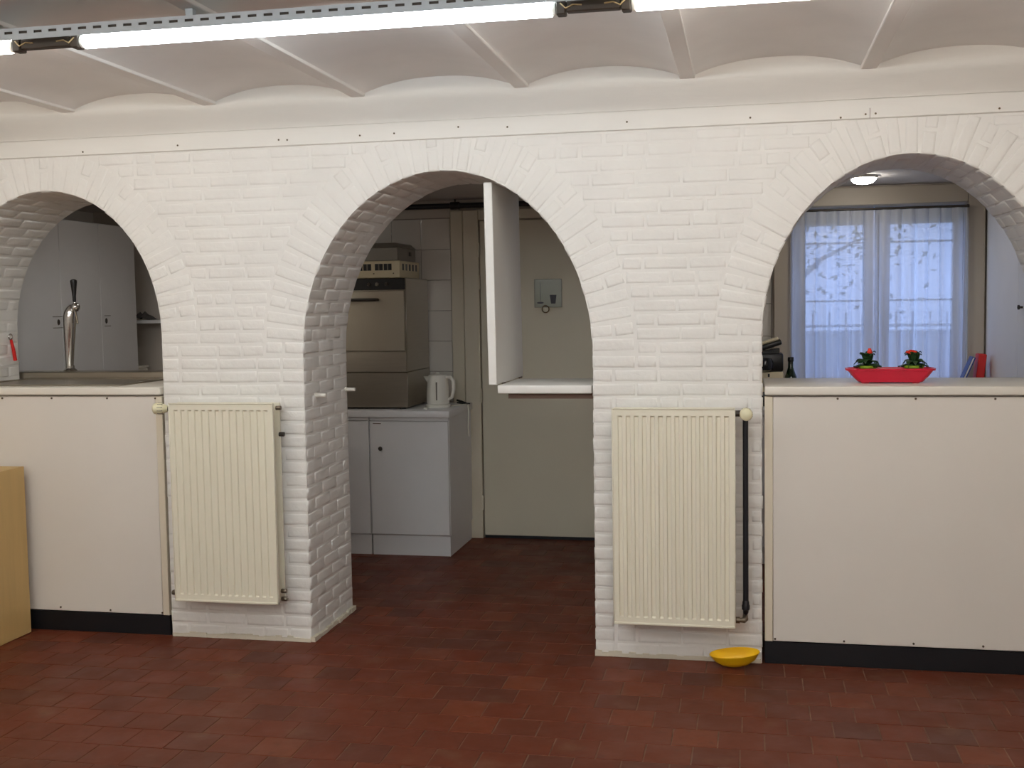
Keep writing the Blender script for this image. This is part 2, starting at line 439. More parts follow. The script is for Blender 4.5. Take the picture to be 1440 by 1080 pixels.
# fascia timber above the seam
g = B(XL, XR, -.007, .02, ZS+.002, 2.300)
fascia = struct('trim_1', g, M_BEAM, 'white painted timber fascia board above the arches', 'board', bevel=.004)
g = G(); g.prism([(XL, 2.300), (XR, 2.300), (XR, 2.56), (XL, 2.56)], -.004, .02); g.build('upper_band', M_BEAM, wall)
for x, zz in ((-2.969,2.236),(-2.498,2.245),(-2.015,2.248),(-1.975,2.246),(-1.64,2.25),(-1.485,2.252),(-1.2,2.266),(-.987,2.256),(-.483,2.253),(.015,2.246),(.367,2.229),(.462,2.238),(.5,2.239),(.959,2.236)):
    G().cyl((x, -.0085, zz), (x, -.006, zz), .0042, n=8).build('nail', M_SCREW, fascia)
B(.4775, .4795, -.0075, -.006, ZS+.003, 2.262).build('board_joint', M_BROWN, fascia)

# ------------------------------------------------------------------ ceiling: joists and shallow vaults
JX = [-4.42, -3.74, -3.035, -2.34, -1.645, -.925, -.236, .474, 1.18, 1.89]; ZJ = 2.42
ceil = struct('ceiling', B(XL-.1, XR+.1, YR-.1, .02, 2.56, 2.66), M_VAULT, 'white plastered ceiling of shallow vaults between joists', 'ceiling')
for i, x in enumerate(JX):
    g = G(); g.box(x-.031, x+.031, YR, .0, ZJ-.004+random.uniform(-.002, .002), ZJ+.012); g.box(x-.006, x+.006, YR, .0, ZJ+.01, 2.558)
    g.build('joist', M_FLANGE, ceil, bevel=.003)
for i in range(len(JX)-1):
    a, b = JX[i]+.02, JX[i+1]-.02; g = G(); n = 18; rise = .058
    m = 2
    for q in range(n+1):
        u = 2*q/n-1
        zz = ZJ + .006 + rise*(1-abs(u)**2.3)
        for yy in (YR, .0): g.v.append(Vector((a+(b-a)*q/n, yy, zz)))
    for q in range(n): g.f.append((2*q, 2*q+1, 2*q+3, 2*q+2))
    base = len(g.v)
    for q in range(n+1):
        for yy in (YR, .0): p = g.v[2*q].copy(); g.v.append(Vector((p.x, yy, p.z+.03)))
    for q in range(n): g.f.append((base+2*q, base+2*q+2, base+2*q+3, base+2*q+1))
    g.build('vault', M_VAULT, ceil, smooth=True)

# ------------------------------------------------------------------ other walls of the hall and the kitchen
struct('wall_left', B(XL-.1, XL, YR, YB, 0, 2.6), M_PLASTER, 'plain white left side wall')
struct('wall_right', B(XR, XR+.1, YR, YB, 0, 2.6), M_PLASTER, 'plain white right side wall')
struct('wall_front', B(XL, XR, YR-.1, YR, 0, 2.6), M_PLASTER, 'plain white wall behind the viewer')
WX0, WX1, WZ0, WZ1 = .262, 1.268, .95, 2.065
g = G(); g.box(XL, WX0, YB, YB+.12, 0, 2.4); g.box(WX1, XR, YB, YB+.12, 0, 2.4); g.box(WX0, WX1, YB, YB+.12, 0, WZ0); g.box(WX0, WX1, YB, YB+.12, WZ1, 2.4)
wfar = struct('wall_far', g, M_KWALL, 'dim cream rear wall of the kitchen behind the arches')
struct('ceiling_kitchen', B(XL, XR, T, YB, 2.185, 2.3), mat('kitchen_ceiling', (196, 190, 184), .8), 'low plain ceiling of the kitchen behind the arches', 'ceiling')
# wall tiles: beside the dishwasher and beside the window
def tile_field(x0, cols, z0, rows, s=.197):
    for i in range(cols):
        for j in range(rows):
            me = get_slab('wall_tile', s-.003, round(s-.003, 3), .008, .0015, 0, False, M_TILE)
            o = bpy.data.objects.new('wall_tile', me); col.objects.link(o); o.parent = wfar
            o.location = (x0+(i+.5)*s, YB-.0075, z0+(j+.5)*s)
B(-2.87, -1.868, YB-.004, YB+.001, .89, 2.075).build('grout', M_GROUT, wfar)
tile_field(-2.853, 5, .888, 6)
B(-.45, .148, YB-.004, YB+.001, .9, 2.09).build('grout', M_GROUT, wfar)
tile_field(-.444, 3, .9, 6)

# ------------------------------------------------------------------ door at the back of the passage
DX0, DX1 = -1.668, -.80
d = thing('door_1', (-1.23, YB, 0), 'tall plain cream door at the end of the passage', 'door'); d['kind'] = 'structure'
B(DX0, DX1, YB-.032, YB-.004, .022, 2.045).build('door_leaf', M_DOOR, d, bevel=.003)
B(DX0, DX1, YB-.02, YB-.002, .0015, .02).build('door_gap_shade', M_KICK, d)  # black strip stands in for the shadow in the gap under the door
for x0, x1, yf in ((-1.775, -1.675, .045), (-1.862, -1.780, .03), (-.793, -.70, .045)):
    B(x0, x1, YB-yf, YB-.0005, .001, 2.115).build('casing', M_CASING, d, bevel=.004)
B(DX0-.006, DX1+.006, YB-.045, YB-.001, 2.052, 2.115).build('casing', M_CASING, d, bevel=.004)
for zz in (1.86, 1.655, .93, .235):
    G().cyl((-1.672, YB-.052, zz-.045), (-1.672, YB-.052, zz+.045), .007, n=10).build('hinge', M_CASING, d, smooth=True)

# pictogram plate on the door
s = thing('pictogram_sign', (-1.229, YB-.033, 1.489), 'small translucent pictogram plate with a dark cup symbol on the door', 'sign')
B(-1.317, -1.141, YB-.039, YB-.0325, 1.489, 1.668).build('plate', M_SIGN, s, bevel=.001)
yy0, yy1 = YB-.0405, YB-.0385
G().prism([(-1.211, 1.513), (-1.182, 1.513), (-1.175, 1.568), (-1.218, 1.568)], yy0, yy1).build('cup_symbol', M_SIGNB, s)
G().prism([(-1.279+.022*math.cos(a*PI/8), 1.519+.006*math.sin(a*PI/8)) for a in range(16)], yy0, yy1).build('stick_foot_symbol', M_SIGNB, s)
B(-1.2805, -1.2765, yy0, yy1, 1.522, 1.655).build('stick_symbol', mat('sign_line', (96, 100, 92), .5), s)
for a in ((-1.317, -1.141, 1.664, 1.668), (-1.317, -1.141, 1.489, 1.493), (-1.145, -1.141, 1.493, 1.664), (-1.317, -1.313, 1.493, 1.664)):
    B(a[0], a[1], yy0, yy1, a[2], a[3]).build('border', mat('sign_border', (118, 116, 100), .4), s)
ring = G().tube([(-1.246+.022*math.cos(a), YB-.042, 1.479+.022*math.sin(a)) for a in [2*PI*k/24 for k in range(25)]], .0035, 8, cap=False)
tag(ring.build('ring_pull', M_RING, at=(-1.246, YB-.042, 1.457), smooth=True), 'small brass ring hanging under the pictogram plate', 'ring')

# ------------------------------------------------------------------ black pipe along the kitchen ceiling
p = thing('ceiling_pipe', (-1.3, YB-.07, 2.14), 'black pipe running along the kitchen rear wall under the ceiling', 'pipe')
G().cyl((-2.9, YB-.075, 2.146), (-.3, YB-.075, 2.138), .0175, n=14).build('pipe', M_PIPE, p, smooth=True)
G().cyl((-1.845, YB-.075, 2.143), (-1.785, YB-.075, 2.143), .025, n=14).build('coupling', M_PIPE, p, smooth=True, bevel=.003)
for x in (-1.815, -.62): G().tube([(x, YB-.075, 2.14), (x, YB-.075, 2.184)], .006, 8).build('hanger', M_DARKMET, p)

# ------------------------------------------------------------------ bar counters under the outer arches
def counter(ai, label, depth, back_z, screws):
    xc, hw, zs, rise = ARCH[ai]; x0, x1 = xc-hw+.008, xc+hw-.008
    c = thing('bar_counter', ((x0+x1)/2, .02, 0), label, 'counter')
    B(x0, x1, -.014, depth, 1.122, 1.158).build('worktop', M_EDGE, c, bevel=.006, seg=3)
    B(x0+.034, x1-.034, .004, .024, .096, 1.115).build('front_panel', M_LAMINATE, c, bevel=.0015)
    for xa, xb in ((x0, x0+.033), (x1-.033, x1)): B(xa, xb, .002, .026, .094, 1.116).build('edge_strip', M_STRIP, c, bevel=.002)
    B(x0, x1, .003, .02, .001, .092).build('kick_board', M_KICK, c)
    B(x0+.01, x1-.01, .03, depth-.06, .06, 1.12).build('carcass', M_LAMINATE, c)
    for x, zz in screws: G().cyl((x, .0005, zz), (x, .0045, zz), .0045, n=8).build('screw', M_SCREW, c)
    return c
counter(0, 'white bar counter with black kick board under the arch with the beer tap', .60, 0,
        [(-3.19,1.106),(-2.904,1.106),(-3.45,1.106),(-2.66,1.106),(-3.19,.112),(-2.93,.108),(-2.665,.105),(-3.45,.11)])
counter(2, 'white bar counter with black kick board under the arch with the flower trough', .52, 0,
        [(.36,1.107),(.661,1.107),(.96,1.107),(.113,.105),(.389,.107),(.661,.109),(.927,.110)])

# steel tap station let into the left counter
t = thing('drip_station', (-3.2, .40, 1.158), 'stainless steel tap station on the counter under the beer tap', 'sink')
g = G(); x0, x1, y0, y1 = -3.70, -2.87, .07, .56
g.box(x0, x1, y0, y0+.03, 1.159, 1.166); g.box(x0, x1, y1-.03, y1, 1.159, 1.166); g.box(x0, x0+.03, y0+.03, y1-.03, 1.159, 1.166); g.box(x1-.03, x1, y0+.03, y1-.03, 1.159, 1.166)
g.build('rim', M_STEEL, t, bevel=.002)
B(x0+.03, x1-.03, y0+.03, y1-.03, 1.1585, 1.1605).build('tray', M_STEEL, t)
B(-3.885, -2.60, .575, .72, 1.1595, 1.196).build('back_ledge', M_STEEL, t, bevel=.004)

# beer tap
b = thing('beer_tap', (-3.505, .65, 1.196), 'chrome beer tap column with black handle on the steel ledge', 'beer tap')
X, Yt = -3.505, .65
G().lathe([(.0, 0), (.034, 0), (.036, .004), (.03, .010), (.022, .016), (.022, .03)], 24, Matrix.Translation((X, Yt, 1.1965))).build('base', M_CHROME, b, smooth=True)
path = [(X-.003, 1.21, .019), (X-.001, 1.26, .0215), (X+.001, 1.32, .025), (X+.004, 1.38, .029), (X+.007, 1.44, .0325), (X+.009, 1.478, .034), (X+.014, 1.505, .0315), (X+.021, 1.528, .024), (X+.027, 1.541, .013), (X+.030, 1.545, .003)]
G().tube([(x, Yt, z) for x, z, r in path], [r for x, z, r in path], 20, squash=1.0).build('column', M_CHROME, b, smooth=True)
G().lathe([(.0, -.024), (.013, -.021), (.022, -.010), (.024, 0), (.022, .010), (.013, .021), (0, .024)], 20, Matrix.Translation((X+.052, Yt-.01, 1.533))).build('faucet', M_CHROME, b, smooth=True)
G().cyl((X+.03, Yt, 1.53), (X+.05, Yt-.01, 1.533), .014, n=12).build('shank', M_CHROME, b, smooth=True)
h = G().lathe([(.008, 0), (.009, .01), (.0095, .03), (.014, .075), (.0175, .105), (.017, .113), (.010, .118), (0, .119)], 18, Matrix.Translation((X+.047, Yt-.01, 1.560))).build('handle', M_BLACK, b, smooth=True)
G().cyl((X+.049, Yt-.01, 1.55), (X+.047, Yt-.01, 1.566), .006, n=10).build('handle_stem', M_CHROME, b, smooth=True)
G().tube([(X+.050, Yt-.012, 1.515), (X+.058, Yt-.014, 1.48), (X+.064, Yt-.016, 1.447)], .0055, 10).build('spout', M_BRASS, b, smooth=True)

# bottle opener hanging on the jamb
o = thing('bottle_opener', (-3.725, .35, 1.3), 'red handled bottle opener hanging on the brick jamb by the counter', 'opener')
ox, oy = -3.717, .46
G().tube([(ox, oy+.014*math.cos(a), 1.385+.014*math.sin(a)) for a in [2*PI*k/18 for k in range(19)]], .004, 8, cap=False).build('ring_head', M_CHROME, o, smooth=True)
G().tube([(ox, oy+.004, 1.37), (ox, oy+.02, 1.32), (ox, oy+.032, 1.262)], [.007, .009, .010], 10).build('handle', M_REDB, o, smooth=True)

# ------------------------------------------------------------------ raised flap and its fixed leaf in the middle arch
fl = thing('counter_flap', (-1.08, .33, 1.162), 'white counter flap standing upright in the middle arch', 'counter flap')
tilt = Matrix.Translation((-1.0805, 0, 1.162)) @ Matrix.Rotation(-.010, 4, 'Y')
G().box(-.019, .019, .045, .635, 0, .872, tilt).build('board', M_FLAP, fl, bevel=.003)
for yy in (.14, .52): G().cyl((-1.0585, yy, 1.1615), (-1.0585, yy+.06, 1.1615), .004, n=8).build('hinge', M_BRASS, fl)
lf = thing('counter_leaf', (-.85, .27, 1.12), 'short white fixed counter leaf below the raised flap', 'counter leaf')
B(-1.061, -.650, .05, .50, 1.124, 1.160).build('board', M_FLAP, lf, bevel=.004, seg=2)
B(-1.022, -.650, .09, .46, 1.099, 1.1235).build('batten', M_BROWN, lf)
# pegs on the opposite jamb
for yy, zz, wh in ((.139, 1.109, 'on the radiator side'), (.536, 1.106, 'on the kitchen side')):
    pg = thing('support_peg', (-1.93, yy, zz), 'white round peg in the brick jamb of the middle arch '+wh, 'peg', 'pegs that carry the lowered flap')
    G().cyl((-1.94, yy, zz), (-1.884, yy, zz), .0095, n=12).build('peg', M_WHITE, pg, smooth=True, bevel=.002)
    G().cyl((-1.934, yy, zz), (-1.928, yy, zz), .014, n=12).build('collar', M_WHITE, pg, smooth=True)

# ------------------------------------------------------------------ radiators
def radiator(x0, x1, z0, z1, label):
    yf, yb = -.125, -.035
    r = thing('radiator', ((x0+x1)/2, (yf+yb)/2, z0), label, 'radiator')
    n = 14; m = .018; pitch = (x1-x0-2*m)/n; zin0, zin1 = z0+.036, z1-.036
    def panel(y, sgn):
        g = G(); prof = [(x0+.002, .006, 1), (x0+.004, 0, 1), (x0+m, 0, 1)]   # (x, depth, edge) profile across
        for k in range(n):
            a = x0+m+k*pitch
            prof += [(a+pitch*.20, 0, 1), (a+pitch*.29, .0075, 0), (a+pitch*.71, .0075, 0), (a+pitch*.80, 0, 1)]
        prof += [(x1-m, 0, 1), (x1-.004, 0, 1), (x1-.002, .006, 1)]
        zrows = [(z0+.003, 0), (zin0-.006, 0), (zin0, 1), (zin1, 1), (zin1+.006, 0), (z1-.003, 0)]
        for zz, on in zrows:
            for x, dd, ed in prof: g.v.append(Vector((x, y + sgn*(dd if ed else dd*on), zz)))
        c = len(prof)
        for i in range(len(zrows)-1):
            for k in range(c-1): g.f.append((i*c+k, i*c+k+1, (i+1)*c+k+1, (i+1)*c+k))
        base = len(g.v)
        bk = y + sgn*.014
        g.add([(x0+.002, bk, z0+.003), (x1-.002, bk, z0+.003), (x1-.002, bk, z1-.003), (x0+.002, bk, z1-.003)], [(0, 3, 2, 1)])
        L_ = len(zrows)-1
        g.f += [(0, c-1, base+1, base), (L_*c, base+3, base+2, L_*c+c-1),
                tuple([i*c for i in range(L_+1)])+(base+3, base), tuple([i*c+c-1 for i in range(L_+1)])[::-1]+(base+1, base+2)]
        return g
    o = panel(yf, 1).build('front_panel', M_RAD, r, smooth=True)
    o.data.set_sharp_from_angle(angle=math.radians(22))
    panel(yb, -1).build('rear_panel', M_RAD, r, smooth=True)
    # thin returned rims of the front panel
    for a in ((x0, x1, z1-.004, z1), (x0, x1, z0, z0+.010), ): B(a[0], a[1], yf-.004, yf+.012, a[2], a[3]).build('rim', M_RAD, r, bevel=.0018)
    for a in ((x0, x0+.005), (x1-.005, x1)): B(a[0], a[1], yf-.004, yf+.012, z0, z1).build('rim', M_RAD, r, bevel=.0018)
    g = G(); k = x0+.03
    while k < x1-.03: g.box(k, k+.0015, yf+.016, yb-.016, z0+.05, z1-.05); k += .016
    g.build('convector_fins', M_RADIN, r)
    for zz in (z0+.16, z1-.16):
        B((x0+x1)/2-.13, (x0+x1)/2-.10, yb, -.004, zz-.03, zz+.03).build('wall_bracket', M_RAD, r)
        B((x0+x1)/2+.10, (x0+x1)/2+.13, yb, -.004, zz-.03, zz+.03).build('wall_bracket', M_RAD, r)
    return r
def thermo(parent, p, axis, r=.025):
    axis = Vector(axis).normalized(); q = axis.to_track_quat('Z', 'Y').to_matrix().to_4x4(); M = Matrix.Translation(p) @ q
    hd = G().lathe([(.012, 0), (.015, .004), (.021, .018), (r, .028), (r, .05), (r*.9, .062), (r*.55, .068), (0, .069)], 24, M).build('thermostat_head', M_CREAMPL, parent, smooth=True)
    for k in range(10):
        a = 2*PI*k/10; g = G().box(-.0012, .0012, r-.0035, r+.0012, .02, .044, M @ Matrix.Rotation(a, 4, 'Z')); g.build('grip_slot', M_GREYPL, hd)
    return hd
rl = radiator(-2.527, -2.030, .200, 1.095, 'white panel radiator with its thermostat head pointing towards the beer tap counter')
yv = -.075
G().cyl((-2.558, yv, 1.066), (-2.520, yv, 1.066), .011, n=12).build('valve_body', M_DARKMET, rl, smooth=True)
thermo(rl, (-2.556, yv, 1.066), (-1, -.25, .02))
G().tube([(-2.545, yv, 1.05), (-2.545, yv, .9), (-2.545, yv, .27), (-2.545, -.01, .26)], .0065, 8).build('feed_pipe', M_PIPE, rl, smooth=True)
for x, zz, xe in ((-2.035, 1.071, -2.012), (-2.035, .252, -2.010), (-2.035, .216, -2.008)):
    G().cyl((x, -.078, zz), (xe, -.078, zz), .011, n=6).build('end_plug', M_BRASS, rl, bevel=.001)
G().cyl((-2.035, -.05, .951), (-2.012, -.05, .951), .010, n=8).build('end_plug', M_DARKMET, rl)
G().tube([(-2.522, yv, .225), (-2.562, yv, .225), (-2.566, yv+.01, .222), (-2.566, -.008, .222)], [.012, .012, .012, .011], 10).build('lockshield_valve', M_BRASS, rl, smooth=True)
rr = radiator(-.545, -.046, .177, 1.077, 'white panel radiator beside the black vertical pipe')
G().tube([(-.052, yv, 1.053), (-.022, yv, 1.053)], .013, 12).build('valve_body', M_DARKMET, rr, smooth=True)
G().cyl((-.008, yv+.02, 1.053), (-.008, yv-.006, 1.053), .016, n=14).build('valve_elbow', M_DARKMET, rr, smooth=True)
thermo(rr, (-.004, yv-.002, 1.053), (.02, -1, .02), r=.026)
G().tube([(-.006, yv+.008, 1.045), (-.006, yv+.008, .27)], .0115, 14).build('riser_pipe', M_PIPE, rr, smooth=True)
G().lathe([(.012, 0), (.016, .004), (.0165, .02), (.014, .026), (.014, .034), (.012, .04)], 14, Matrix.Translation((-.006, yv+.008, .240))).build('pipe_union', M_PIPE, rr, smooth=True)
G().tube([(-.006, yv+.008, .245), (-.006, yv+.012, .232), (-.006, -.02, .228), (-.006, -.004, .228)], .011, 12).build('pipe_bend', M_PIPE, rr, smooth=True)
G().tube([(-.052, yv, .200), (-.030, yv, .200)], .014, 8).build('union_nut', M_BRASS, rr, bevel=.001)
G().tube([(-.034, yv, .200), (-.012, yv, .200), (-.008, yv+.006, .204), (-.008, -.03, .212), (-.008, -.006, .212)], [.009, .012, .012, .010, .010], 12).build('lockshield_valve', M_BRASS, rr, smooth=True)

# ------------------------------------------------------------------ yellow bowl on the floor
g = G(); M = Matrix.Translation((-.046, -.072, .006)) @ Matrix.Rotation(-.10, 4, 'Y') @ Matrix.Rotation(.22, 4, 'X')
g.lathe([(0, .0), (.3, .002), (.55, .010), (.8, .028), (.97, .056), (1.0, .060), (.985, .062), (.95, .056), (.78, .031), (.54, .014), (.3, .006), (0, .004)], 40, M, sx=.103, sy=.045)
tag(g.build('bowl', M_YEL, at=(-.046, -.075, 0), smooth=True), 'shallow yellow oval plastic bowl on the floor at the pier foot', 'bowl')

# ------------------------------------------------------------------ plywood box at the left edge
w_ = thing('wooden_box', (-3.63, -.38, 0), 'pale plywood box standing on the floor against the left counter', 'box')
B(-3.336, -3.318, -.72, -.045, .001, .79).build('side_panel', M_WOOD, w_, bevel=.0015)
B(-3.95, -3.932, -.72, -.045, .001, .79).build('side_panel', M_WOOD, w_, bevel=.0015)
B(-3.931, -3.337, -.063, -.045, .001, .771).build('back_panel', M_WOOD, w_)
B(-3.931, -3.337, -.72, -.702, .001, .771).build('front_panel', M_WOOD, w_)
B(-3.931, -3.337, -.72, -.045, .7715, .7895).build('top_panel', M_WOOD, w_, bevel=.001)

# ------------------------------------------------------------------ kitchen base units
CY = 1.77; CZ = .885
def base_unit(x0, x1, label, y1=YB-.03, knob=None, hinge=None, plinth_x1=None, cy=CY):
    c = thing('base_cabinet', ((x0+x1)/2, (cy+y1)/2, 0), label, 'cabinet')
    B(x0, x1, cy+.02, y1, .125, CZ-.042).build('body', M_CUP, c, bevel=.001)
    dd = B(x0+.003, x1-.003, cy, cy+.0185, .132, CZ-.064).build('door', M_CUP, c, bevel=.0015)
    B(x0+.001, x1-.001, cy+.004, cy+.0195, CZ-.060, CZ-.043).build('top_rail', M_CUP, c)
    B(x0, x1-.006, cy+.022, y1-.02, .001, .124).build('plinth', M_CUP, c)
    if knob: G().lathe([(0, -.002), (.010, -.002), (.013, .0), (.013, .004)], 14, Matrix.Translation((knob[0], cy-.004, knob[1])) @ Matrix.Rotation(-PI/2, 4, 'X')).build('finger_knob', M_DARKMET, dd, smooth=True)
    if hinge: B(hinge[0], hinge[0]+.05, cy-.003, cy+.001, hinge[1], hinge[1]+.004).build('catch', M_BROWN, dd)
    return c
base_unit(-2.238, -1.745, 'white base cabinet with one dark round knob below the kettle', knob=(-2.172, .654), hinge=(-2.215, .805))
base_unit(-2.735, -2.242, 'white base cabinet without knob below the dishwasher')
wt = tag(B(-2.76, -1.733, CY-.018, YB-.012, CZ-.0405, CZ).build('kitchen_worktop', M_CUP, bevel=.004, seg=2, at=(-2.2, 2.07, CZ-.04)), 'pale kitchen worktop carrying the dishwasher and the kettle', 'worktop')

# glass washer
dw = thing('glass_washer', (-2.3, 2.08, CZ), 'stainless steel glass washer standing on the kitchen worktop', 'dishwasher')
x0, x1, yf, yb = -2.60, -2.014, 1.835, 2.345
B(x0, x1, yf+.012, yb, CZ+.012, 1.112).build('base_housing', M_STEEL, dw, bevel=.004)
B(x0+.002, x1-.002, yf+.022, yb-.005, 1.1125, 1.683).build('cabinet', M_STEEL, dw, bevel=.004)
B(x0+.004, x1-.003, yf+.004, yf+.021, 1.114, 1.238).build('lower_panel', M_STEEL, dw, bevel=.002)
dd = B(x0+.004, x1-.006, yf-.004, yf+.020, 1.243, 1.606).build('door', M_STEELW, dw, bevel=.003)
G().tube([(-2.50, yf-.003, 1.553), (-2.50, yf-.03, 1.553), (-2.186, yf-.03, 1.553), (-2.186, yf-.003, 1.553)], .009, 8).build('handle', M_DARKMET, dd, smooth=True)
cp = B(x0+.004, x1-.003, yf+.0, yf+.021, 1.612, 1.680).build('control_panel', M_BLACK, dw, bevel=.003)
for k, x in enumerate((-2.46, -2.34, -2.24, -2.19, -2.13)):
    G().lathe([(0, -.010), (.010, -.010), (.012, -.004), (.012, 0)], 12, Matrix.Translation((x, yf, 1.646)) @ Matrix.Rotation(PI/2, 4, 'X') @ Matrix.Scale(-1, 4, (0, 0, 1))).build('control_knob', M_GREYPL if k % 2 else M_DARKMET, cp, smooth=True)
for x in (-2.56, -2.06):
    for yy in (yf+.05, yb-.05): G().cyl((x, yy, CZ+.001), (x, yy, CZ+.012), .02, n=10).build('foot', M_BLACK, dw)
# vented crate and lid on top of it
vb = thing('vented_box', (-2.32, 2.09, 1.684), 'cream box with black rectangular vents on top of the glass washer', 'box')
B(-2.60, -2.064, 1.90, 2.32, 1.685, 1.789).build('shell', M_VENT, vb, bevel=.006, seg=2)
for x0_, x1_ in ((-2.222, -2.172), (-2.166, -2.116), (-2.352, -2.302), (-2.296, -2.246), (-2.482, -2.432), (-2.426, -2.376)):
    B(x0_, x1_, 1.8985, 1.903, 1.731, 1.771).build('vent', M_BLACK, vb)
    B((x0_+x1_)/2-.004, (x0_+x1_)/2+.004, 1.897, 1.9, 1.731, 1.771).build('vent_bar', M_GREYPL, vb)
for k in range(5): B(-2.066, -2.0625, 1.95+k*.07, 1.985+k*.07, 1.731, 1.771).build('vent', M_BLACK, vb)
for x in (-2.23, -2.105): G().cyl((x, 1.8985, 1.712), (x, 1.9005, 1.712), .004, n=8).build('screw', M_SCREW, vb)
gb = thing('grey_metal_box', (-2.33, 2.12, 1.79), 'grey metal box stacked on the vented cream box', 'box')
B(-2.58, -2.084, 1.93, 2.31, 1.790, 1.872).build('body', M_GREYBOX, gb, bevel=.004)
g = G(); g.add([(-2.585, 1.926, 1.8725), (-2.08, 1.926, 1.8725), (-2.08, 2.314, 1.8725), (-2.585, 2.314, 1.8725), (-2.56, 1.95, 1.9), (-2.105, 1.95, 1.9), (-2.105, 2.29, 1.9), (-2.56, 2.29, 1.9)],
               [(3,2,1,0),(4,5,6,7),(0,1,5,4),(1,2,6,5),(2,3,7,6),(3,0,4,7)])
g.build('lid', M_GREYBOX, gb, bevel=.002)
B(-2.086, -2.078, 2.16, 2.20, 1.825, 1.85).build('latch', M_DARKMET, gb)

# kettle
kt = thing('kettle', (-1.862, 1.99, CZ), 'white electric jug kettle on the kitchen worktop', 'kettle')
kx, ky = -1.865, 1.99; K = Matrix.Translation((kx, ky, CZ+.001))
G().lathe([(0, 0), (.072, 0), (.076, .006), (.076, .018), (.07, .022)], 28, K).build('base', M_WHITE, kt, smooth=True)
G().lathe([(.068, .023), (.071, .03), (.069, .09), (.064, .16), (.061, .187), (.058, .192)], 28, K).build('jug', M_WHITE, kt, smooth=True)
G().lathe([(.058, .1925), (.055, .200), (.03, .206), (.012, .208), (.010, .216), (0, .218)], 28, K).build('lid', M_WHITE, kt, smooth=True)
G().add([(kx-.05, ky-.03, CZ+.15), (kx-.05, ky+.03, CZ+.15), (kx-.09, ky, CZ+.193), (kx-.052, ky-.028, CZ+.193), (kx-.052, ky+.028, CZ+.193), (kx-.06, ky, CZ+.14)],
        [(0, 3, 2), (1, 2, 4), (2, 3, 4), (0, 2, 5), (5, 2, 1)]).build('spout', M_WHITE, kt)
G().tube([(kx+.055, ky-.01, CZ+.185), (kx+.085, ky-.012, CZ+.188), (kx+.103, ky-.014, CZ+.165), (kx+.104, ky-.014, CZ+.11), (kx+.092, ky-.012, CZ+.065), (kx+.066, ky-.01, CZ+.05)], [.011, .012, .012, .011, .010, .009], 10).build('handle', M_WHITE, kt, smooth=True)
B(kx+.006, kx+.014, ky-.0705, ky-.064, CZ+.05, CZ+.16).build('water_gauge', M_GREYPL, kt)
# lead and black clip at the worktop end
ld = thing('kettle_lead', (-1.75, 2.1, CZ), 'thin white lead trailing from the kettle over the worktop end', 'cable')
G().tube([(-1.80, 2.03, CZ+.006), (-1.77, 2.08, CZ+.005), (-1.745, 2.14, CZ+.006), (-1.728, 2.19, CZ+.004), (-1.724, 2.20, CZ-.05), (-1.730, 2.20, CZ-.14), (-1.722, 2.19, CZ-.2)], .003, 6).build('lead', M_WHITE, ld, smooth=True)
pl = thing('kitchen_utensil', (-1.76, 2.15, CZ), 'black handled utensil lying at the worktop end beside the kettle', 'utensil')
G().tube([(-1.80, 2.20, CZ+.028), (-1.765, 2.19, CZ+.018), (-1.725, 2.18, CZ+.006)], [.006, .008, .005], 8).build('handle', M_BLACK, pl, smooth=True)
G().tube([(-1.80, 2.20, CZ+.012), (-1.765, 2.20, CZ+.008), (-1.715, 2.205, CZ+.005)], [.005, .006, .004], 8).build('handle', M_BLACK, pl, smooth=True)
sp = tag(G().lathe([(0, 0), (.012, 0), (.014, .006), (.010, .012), (0, .013)], 14, Matrix.Translation((-1.905, 1.845, CZ+.001))).build('white_tablet', M_WHITE, at=(-1.905, 1.845, CZ), smooth=True), 'tiny white tablet in front of the kettle', 'tablet')

# ------------------------------------------------------------------ tall cupboards seen through the left arch
tc = thing('tall_cupboard', (-4.13, 1.41, 0), 'row of tall white cupboard doors with key locks behind the beer tap', 'cupboard')
B(-4.38, -3.92, .78, 2.03, .001, 2.05).build('carcass', M_CUP, tc)
lk = {0: 1.163, 2: 1.665}
for k in range(3):
    ya = .785+k*.4145; dd = B(-3.919, -3.90, ya+.0015, ya+.413, .06, 2.045).build('door', M_CUP, tc, bevel=.002)
    if k in lk:
        yy = lk[k]
        G().lathe([(0, .004), (.010, .004), (.012, 0), (.012, -.002)], 12, Matrix.Translation((-3.90, yy, 1.45)) @ Matrix.Rotation(PI/2, 4, 'Y'), sx=1.5).build('lock', M_DARKMET, dd, smooth=True)
        for zz in (1.418, 1.482): B(-3.9005, -3.8985, yy-.055 if k == 0 else yy-.02, yy+.04 if k == 0 else yy+.05, zz-.002, zz+.002).build('escutcheon_edge', M_GREYPL, dd)
sh = thing('wall_shelf', (-3.9, 2.25, 1.42), 'white wall shelf beyond the tall cupboard doors', 'shelf')
B(-4.39, -3.2, 2.16, YB-.002, 1.425, 1.447).build('board', M_CUP, sh, bevel=.001)
for x in (-4.2, -3.4): B(x-.01, x+.01, 2.2, YB-.002, 1.35, 1.424).build('bracket', M_CUP, sh)
g = G(); n = 12
for i in range(n+1):
    for j in range(5):
        u, v = i/n, j/4
        g.v.append(Vector((-4.03+.14*u, 2.17+.14*v, 1.449+.06*math.sin(PI*min(1, u*1.1+.05))**.7*math.sin(PI*(v*.8+.1))*(0.75+.25*math.sin(u*23+v*5))+.001)))
for i in range(n):
    for j in range(4): g.f.append((i*5+j, i*5+j+1, (i+1)*5+j+1, (i+1)*5+j))
base = len(g.v)
g.add([(-4.03, 2.17, 1.4475), (-3.89, 2.17, 1.4475), (-3.89, 2.31, 1.4475), (-4.03, 2.31, 1.4475)], [(0, 1, 2, 3)])
